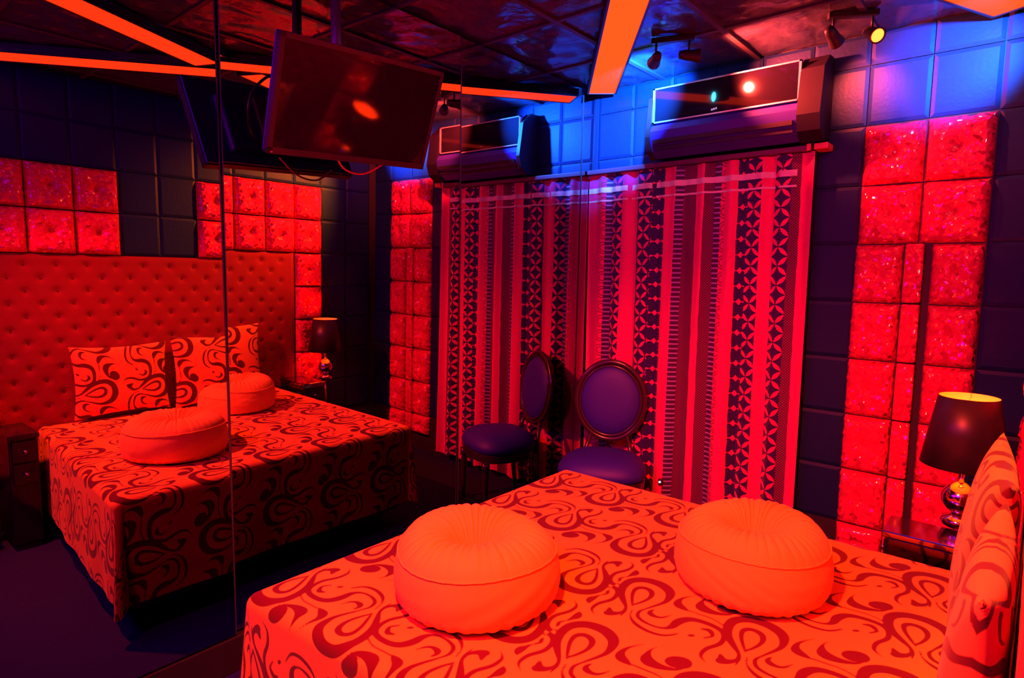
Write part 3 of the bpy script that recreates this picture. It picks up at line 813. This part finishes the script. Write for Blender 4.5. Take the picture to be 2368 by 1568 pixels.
bm = bx(-hw + 0.004, hw - 0.004, -hh + 0.004, hh - 0.004, -0.045, -0.006); bx(-hw * .7, hw * .7, -hh * .75, hh * .6, -0.075, -0.04, bm, bev=0.012)
obj('back_shell', bm, 'ac_body', tv)
obj('power_light', bx(-hw + 0.012, -hw + 0.020, -hh + 0.004, -hh + 0.010, 0.002, 0.004), 'bracket', tv)
obj('mount_plate', bx(-0.10, 0.10, -0.10, 0.10, -0.095, -0.075), 'steel', tv)
inv = TM.inverted()
p0 = inv @ Vector((0.165, -2.19, 2.36)); p1 = inv @ Vector((0.165, -2.19, H - 0.004)); pc = inv @ (cq - n * 0.09)
obj('pole', tube([p0, p1], 0.02, 14), 'steel', tv, True)
obj('tilt_arm', tube([pc, p0], 0.013, 10), 'steel', tv, True)
pb_, pt_ = inv @ Vector((0.27, -1.98, 2.17)), inv @ Vector((0.12, -2.12, 2.50))
cabp = [inv @ Vector(p) for p in ((0.25, -2.33, 2.21), (0.15, -2.42, 2.25), (0.10, -2.44, 2.36), (0.11, -2.36, 2.46), (0.14, -2.24, 2.50))]
obj('cable', tube([Vector(c_) for c_ in catmull(cabp, 6)], 0.006, 8), 'tv_plastic', tv, True)
cabp = [inv @ Vector(p) for p in ((0.22, -2.25, 2.16), (0.19, -2.18, 2.09), (0.19, -2.08, 2.08), (0.22, -1.98, 2.14))]
obj('cable', tube([Vector(c_) for c_ in catmull(cabp, 6)], 0.004, 8), 'bracket', tv, True)

# ------------------------------------------------------------------ ceiling spotlights
def spot_fixture(loc, rz, heads, label):
    root = thing('spotlight_bar', label, 'spotlight', loc, (0, 0, rz), 'spotlight bars on the ceiling')
    obj('bar', bx(-0.11, 0.11, -0.018, 0.018, -0.03, 0.0, bev=0.004), 'black_metal', root)
    z = Matrix.Rotation(-rz, 3, 'Z')
    for x, tgt, lens, col, pw, cone in heads:
        hd = Vector((x, 0, -0.105)); wd = Vector(loc) + Matrix.Rotation(rz, 3, 'Z') @ hd
        d = z @ (Vector(tgt) - wd).normalized()
        head = obj('head', lathe([(0.0, -0.055), (0.020, -0.05), (0.026, -0.02), (0.028, 0.015), (0.036, 0.05), (0.036, 0.055), (0.030, 0.05), (0.0, 0.044)], 18), 'black_metal', root, True)
        head.location = hd; head.rotation_euler = d.to_track_quat('Z', 'Y').to_euler()
        lz = obj('lens', lathe([(0.0, 0.046), (0.029, 0.0515), (0.0, 0.052)], 16), lens, head)
        obj('stem', tube([(x, 0, -0.02), (x, 0, -0.08)], 0.006, 8), 'black_metal', root, True)
        if pw: light('spot_beam', 'SPOT', wd + (Vector(tgt) - wd).normalized() * 0.07, tgt, col, pw, size=0.02, blend=0.85, cone=cone)
BLUE, RED = (0.01, 0.20, 1.0), (1.0, 0.02, 0.02)
spot_fixture((0.86, -0.60, H - 0.002), 0.35, [(-0.085, (0.27, 0.0, 2.76), 'lens_blue', BLUE, 680, 82), (0.085, (1.60, 0.0, 2.78), 'lens_red', (1.0, 0.05, 0.03), 420, 90)],
             'black spotlight bar with two heads on the ceiling before the air conditioner')
spot_fixture((1.66, -0.36, H - 0.002), 0.5, [(-0.085, (1.66, 0.0, 2.64), 'lens_red', (1.0, 0.06, 0.02), 110, 60), (0.085, (2.44, -1.0, 2.22), 'lens_red', (1.0, 0.15, 0.01), 700, 70)],
             'black spotlight bar with a glowing red head over the red padded panel')

spot_fixture((2.29, -0.62, H - 0.002), 0.2, [(0.0, (2.04, 0.0, 2.72), 'lens_blue', BLUE, 300, 62)],
             'black spotlight bar with one blue head on the ceiling above the table lamp')

# ------------------------------------------------------------------ oval-backed chair
def chair():
    fx, fy = 0.43, -0.47; bx0, by0 = 0.315, -0.215
    ang = math.atan2(fy - by0, fx - bx0) + PI / 2
    root = thing('dining_chair', 'violet oval-backed medallion chair with black frame before the curtain', 'chair', (fx, fy, 0), (0, 0, ang))
    # local frame: -y forward, +y back
    def seat_outline(s): return [(s * (0.25 + 0.03 * (math.cos(a) if False else 0)) * math.cos(a) * (1.06 if math.sin(a) < 0 else 0.94), s * 0.235 * math.sin(a)) for a in np.linspace(0, 2 * PI, 48, endpoint=False)]
    def sq(a, p=0.72):
        return math.copysign(abs(math.cos(a)) ** p, math.cos(a)), math.copysign(abs(math.sin(a)) ** p, math.sin(a))
    def ring(bm, sc, z):
        out = []
        for k_ in range(48):
            cx, sy = sq(2 * PI * k_ / 48); out.append(bm.verts.new(((0.255 - 0.025 * sy) * cx * sc, 0.235 * sy * sc, z)))
        return out
    def stack(levels):
        bm = bmesh.new(); rs = [ring(bm, s_, z) for s_, z in levels]
        for A, B in zip(rs, rs[1:]):
            for k_ in range(48): bm.faces.new((A[k_], A[(k_ + 1) % 48], B[(k_ + 1) % 48], B[k_]))
        bm.faces.new(rs[0][::-1]); bm.faces.new(rs[-1]); return bm
    obj('seat', stack([(1.0, 0.435), (1.05, 0.458), (1.03, 0.485), (0.94, 0.520), (0.76, 0.545), (0.47, 0.560), (0.15, 0.565)]), 'chair_vinyl', root, True)
    obj('seat_frame', stack([(0.95, 0.375), (1.01, 0.38), (1.02, 0.43), (0.98, 0.438)]), 'chair_frame', root)
    for sx in (-1, 1):
        obj('leg', lathe([(0, 0), (0.012, 0), (0.014, 0.04), (0.024, 0.30), (0.018, 0.315), (0.028, 0.33), (0.028, 0.38), (0, 0.38)], 14, center=(sx * 0.205, -0.19)), 'chair_frame', root, True)
        obj('leg', tube([(sx * 0.19, 0.235, 0.0), (sx * 0.18, 0.205, 0.2), (sx * 0.175, 0.195, 0.40)], [0.013, 0.017, 0.021], 10), 'chair_frame', root, True)
    # oval back leaning a little
    lean = 0.10; zc, oh, ow = 0.835, 0.255, 0.225
    def bp(a, s_=1.0, dy=0.0): return (ow * s_ * math.cos(a), 0.255 + lean * (zc + oh * s_ * math.sin(a) - 0.5) + dy, zc + oh * s_ * math.sin(a))
    N = 56
    obj('back_frame', tube([bp(2 * PI * k_ / N) for k_ in range(N)], 0.019, 10, True), 'chair_frame', root, True)
    obj('frame_moulding', tube([bp(2 * PI * k_ / N, 0.90, -0.014) for k_ in range(N)], 0.009, 8, True), 'chair_frame', root, True)
    bm = bmesh.new(); rings = []
    for s_, dy in ((0.93, 0.012), (0.90, -0.010), (0.80, -0.026), (0.6, -0.036), (0.3, -0.040)):
        rings.append([bm.verts.new(bp(2 * PI * k_ / N, s_, dy)) for k_ in range(N)])
    for A, B in zip(rings, rings[1:]):
        for k_ in range(N): bm.faces.new((A[k_], A[(k_ + 1) % N], B[(k_ + 1) % N], B[k_]))
    bm.faces.new(rings[-1]); bm.faces.new(rings[0][::-1])
    obj('back_pad', bm, 'chair_vinyl', root, True)
    for sx in (-1, 1):
        q = bp(-PI / 2 + sx * 0.55); obj('back_post', tube([(sx * 0.165, 0.215, 0.40), (sx * 0.15, 0.235, 0.50), q], [0.018, 0.014, 0.014], 10), 'chair_frame', root, True)
chair()

# ------------------------------------------------------------------ bedside: lacquered nightstands, low tables, lamps
def nightstand(loc, wy, label, body, front):
    root = thing('nightstand', label, 'nightstand', loc, group='nightstands beside the bed')
    dx = 0.36
    obj('body', bx(0.012, dx, 0, wy, 0.04, 0.675, bev=0.004), body, root)
    obj('top', bx(-0.012, dx + 0.005, -0.006, wy + 0.006, 0.675, 0.70, bev=0.004), body, root)
    obj('plinth', bx(0.03, dx - 0.01, 0.01, wy - 0.01, 0.0, 0.04), 'black_paint', root)
    for k_ in range(2):
        d = obj('drawer', bx(-0.006, 0.014, 0.012, wy - 0.012, 0.40 + k_ * 0.135, 0.525 + k_ * 0.135, bev=0.003), front, root)
        bm = bmesh.new(); bmesh.ops.create_uvsphere(bm, u_segments=10, v_segments=8, radius=0.012); o = obj('knob', bm, 'chrome', d, True); o.location = (-0.016, wy / 2, 0.462 + k_ * 0.135)
nightstand((2.05, -1.035, 0), 0.19, 'narrow nightstand with smoked mirror top on the curtain side of the bed', 'lacquer', 'black_lacquer')
nightstand((2.05, -2.93, 0), 0.14, 'narrow black lacquered nightstand on the camera side of the bed', 'black_lacquer', 'black_lacquer')


def low_table(loc, label):
    root = thing('side_table', label, 'table', loc, group='low tables under the lamps')
    obj('top', bx(-0.13, 0.13, -0.13, 0.13, 0.315, 0.33, bev=0.004), 'black_lacquer', root)
    for sx in (-1, 1):
        for sy in (-1, 1): obj('leg', bx(sx * 0.115 - 0.008, sx * 0.115 + 0.008, sy * 0.115 - 0.008, sy * 0.115 + 0.008, 0.0, 0.315), 'chrome', root)
    return root


def lamp(loc, label, power):
    root = thing('table_lamp', label, 'lamp', loc, group='table lamps beside the bed')
    obj('base', lathe([(0, 0), (0.085, 0), (0.085, 0.008), (0.03, 0.018), (0.012, 0.03), (0.0, 0.03)], 32), 'chrome', root, True)
    obj('stem', lathe([(0, 0.02), (0.008, 0.02), (0.008, 0.33), (0.0, 0.33)], 14), 'chrome', root, True)
    obj('ring', lathe([(0.0, 0.325), (0.030, 0.33), (0.056, 0.345), (0.062, 0.36), (0.056, 0.375), (0.030, 0.385), (0.026, 0.395), (0.0, 0.395)], 32), 'chrome', root, True)
    obj('globe', lathe([(0.0, 0.39), (0.026, 0.395), (0.05, 0.415), (0.064, 0.44), (0.066, 0.46), (0.058, 0.485), (0.040, 0.508), (0.018, 0.522), (0.0, 0.525)], 36), 'chrome', root, True)
    obj('collar', lathe([(0, 0.52), (0.012, 0.52), (0.012, 0.62), (0.0, 0.62)], 12), 'chrome', root, True)
    sh = obj('shade', lathe([(0.147, 0.592), (0.148, 0.592), (0.102, 0.872), (0.1005, 0.872)], 40), 'shade', root, True)
    obj('lining', lathe([(0.1455, 0.592), (0.0998, 0.872)], 40), 'gold', sh, True)
    bm = tube([(-0.10, 0, 0.855), (0.10, 0, 0.855)], 0.002, 6); tube([(0, -0.10, 0.855), (0, 0.10, 0.855)], 0.002, 6, bm=bm); obj('shade_spider', bm, 'chrome', sh)
    bm = bmesh.new(); bmesh.ops.create_uvsphere(bm, u_segments=14, v_segments=10, radius=0.028); o = obj('bulb', bm, 'bulb', root, True); o.location = (0, 0, 0.70)
    light('lamp_glow', 'POINT', Vector(loc) + Vector((0, 0, 0.745)), (0, 0, 0), (1.0, 0.022, 0.0006), power, size=0.03)
low_table((2.25, -0.69, 0), 'low black table with chrome legs under the lamp by the red panels')
lamp((2.25, -0.70, 0.331), 'table lamp with lit black shade over stacked chrome balls, by the red panels', 20)
low_table((2.26, -3.13, 0), 'low black table with chrome legs on the camera side of the bed')
lamp((2.26, -3.13, 0.331), 'table lamp with lit black shade on the camera side of the bed', 20)

# tiny white glowing dot by the chair, with a small dark block behind it
ind = thing('indicator_light', 'tiny white pilot light glowing low beside the chair seat', 'light', (0.655, -0.135, 0.335))
obj('led', lathe([(0, -0.006), (0.006, -0.003), (0.006, 0.003), (0, 0.006)], 10), 'led', ind)
obj('plug_body', bx(-0.014, 0.014, 0.004, 0.022, -0.018, 0.018, bev=0.003), 'tv_plastic', ind)
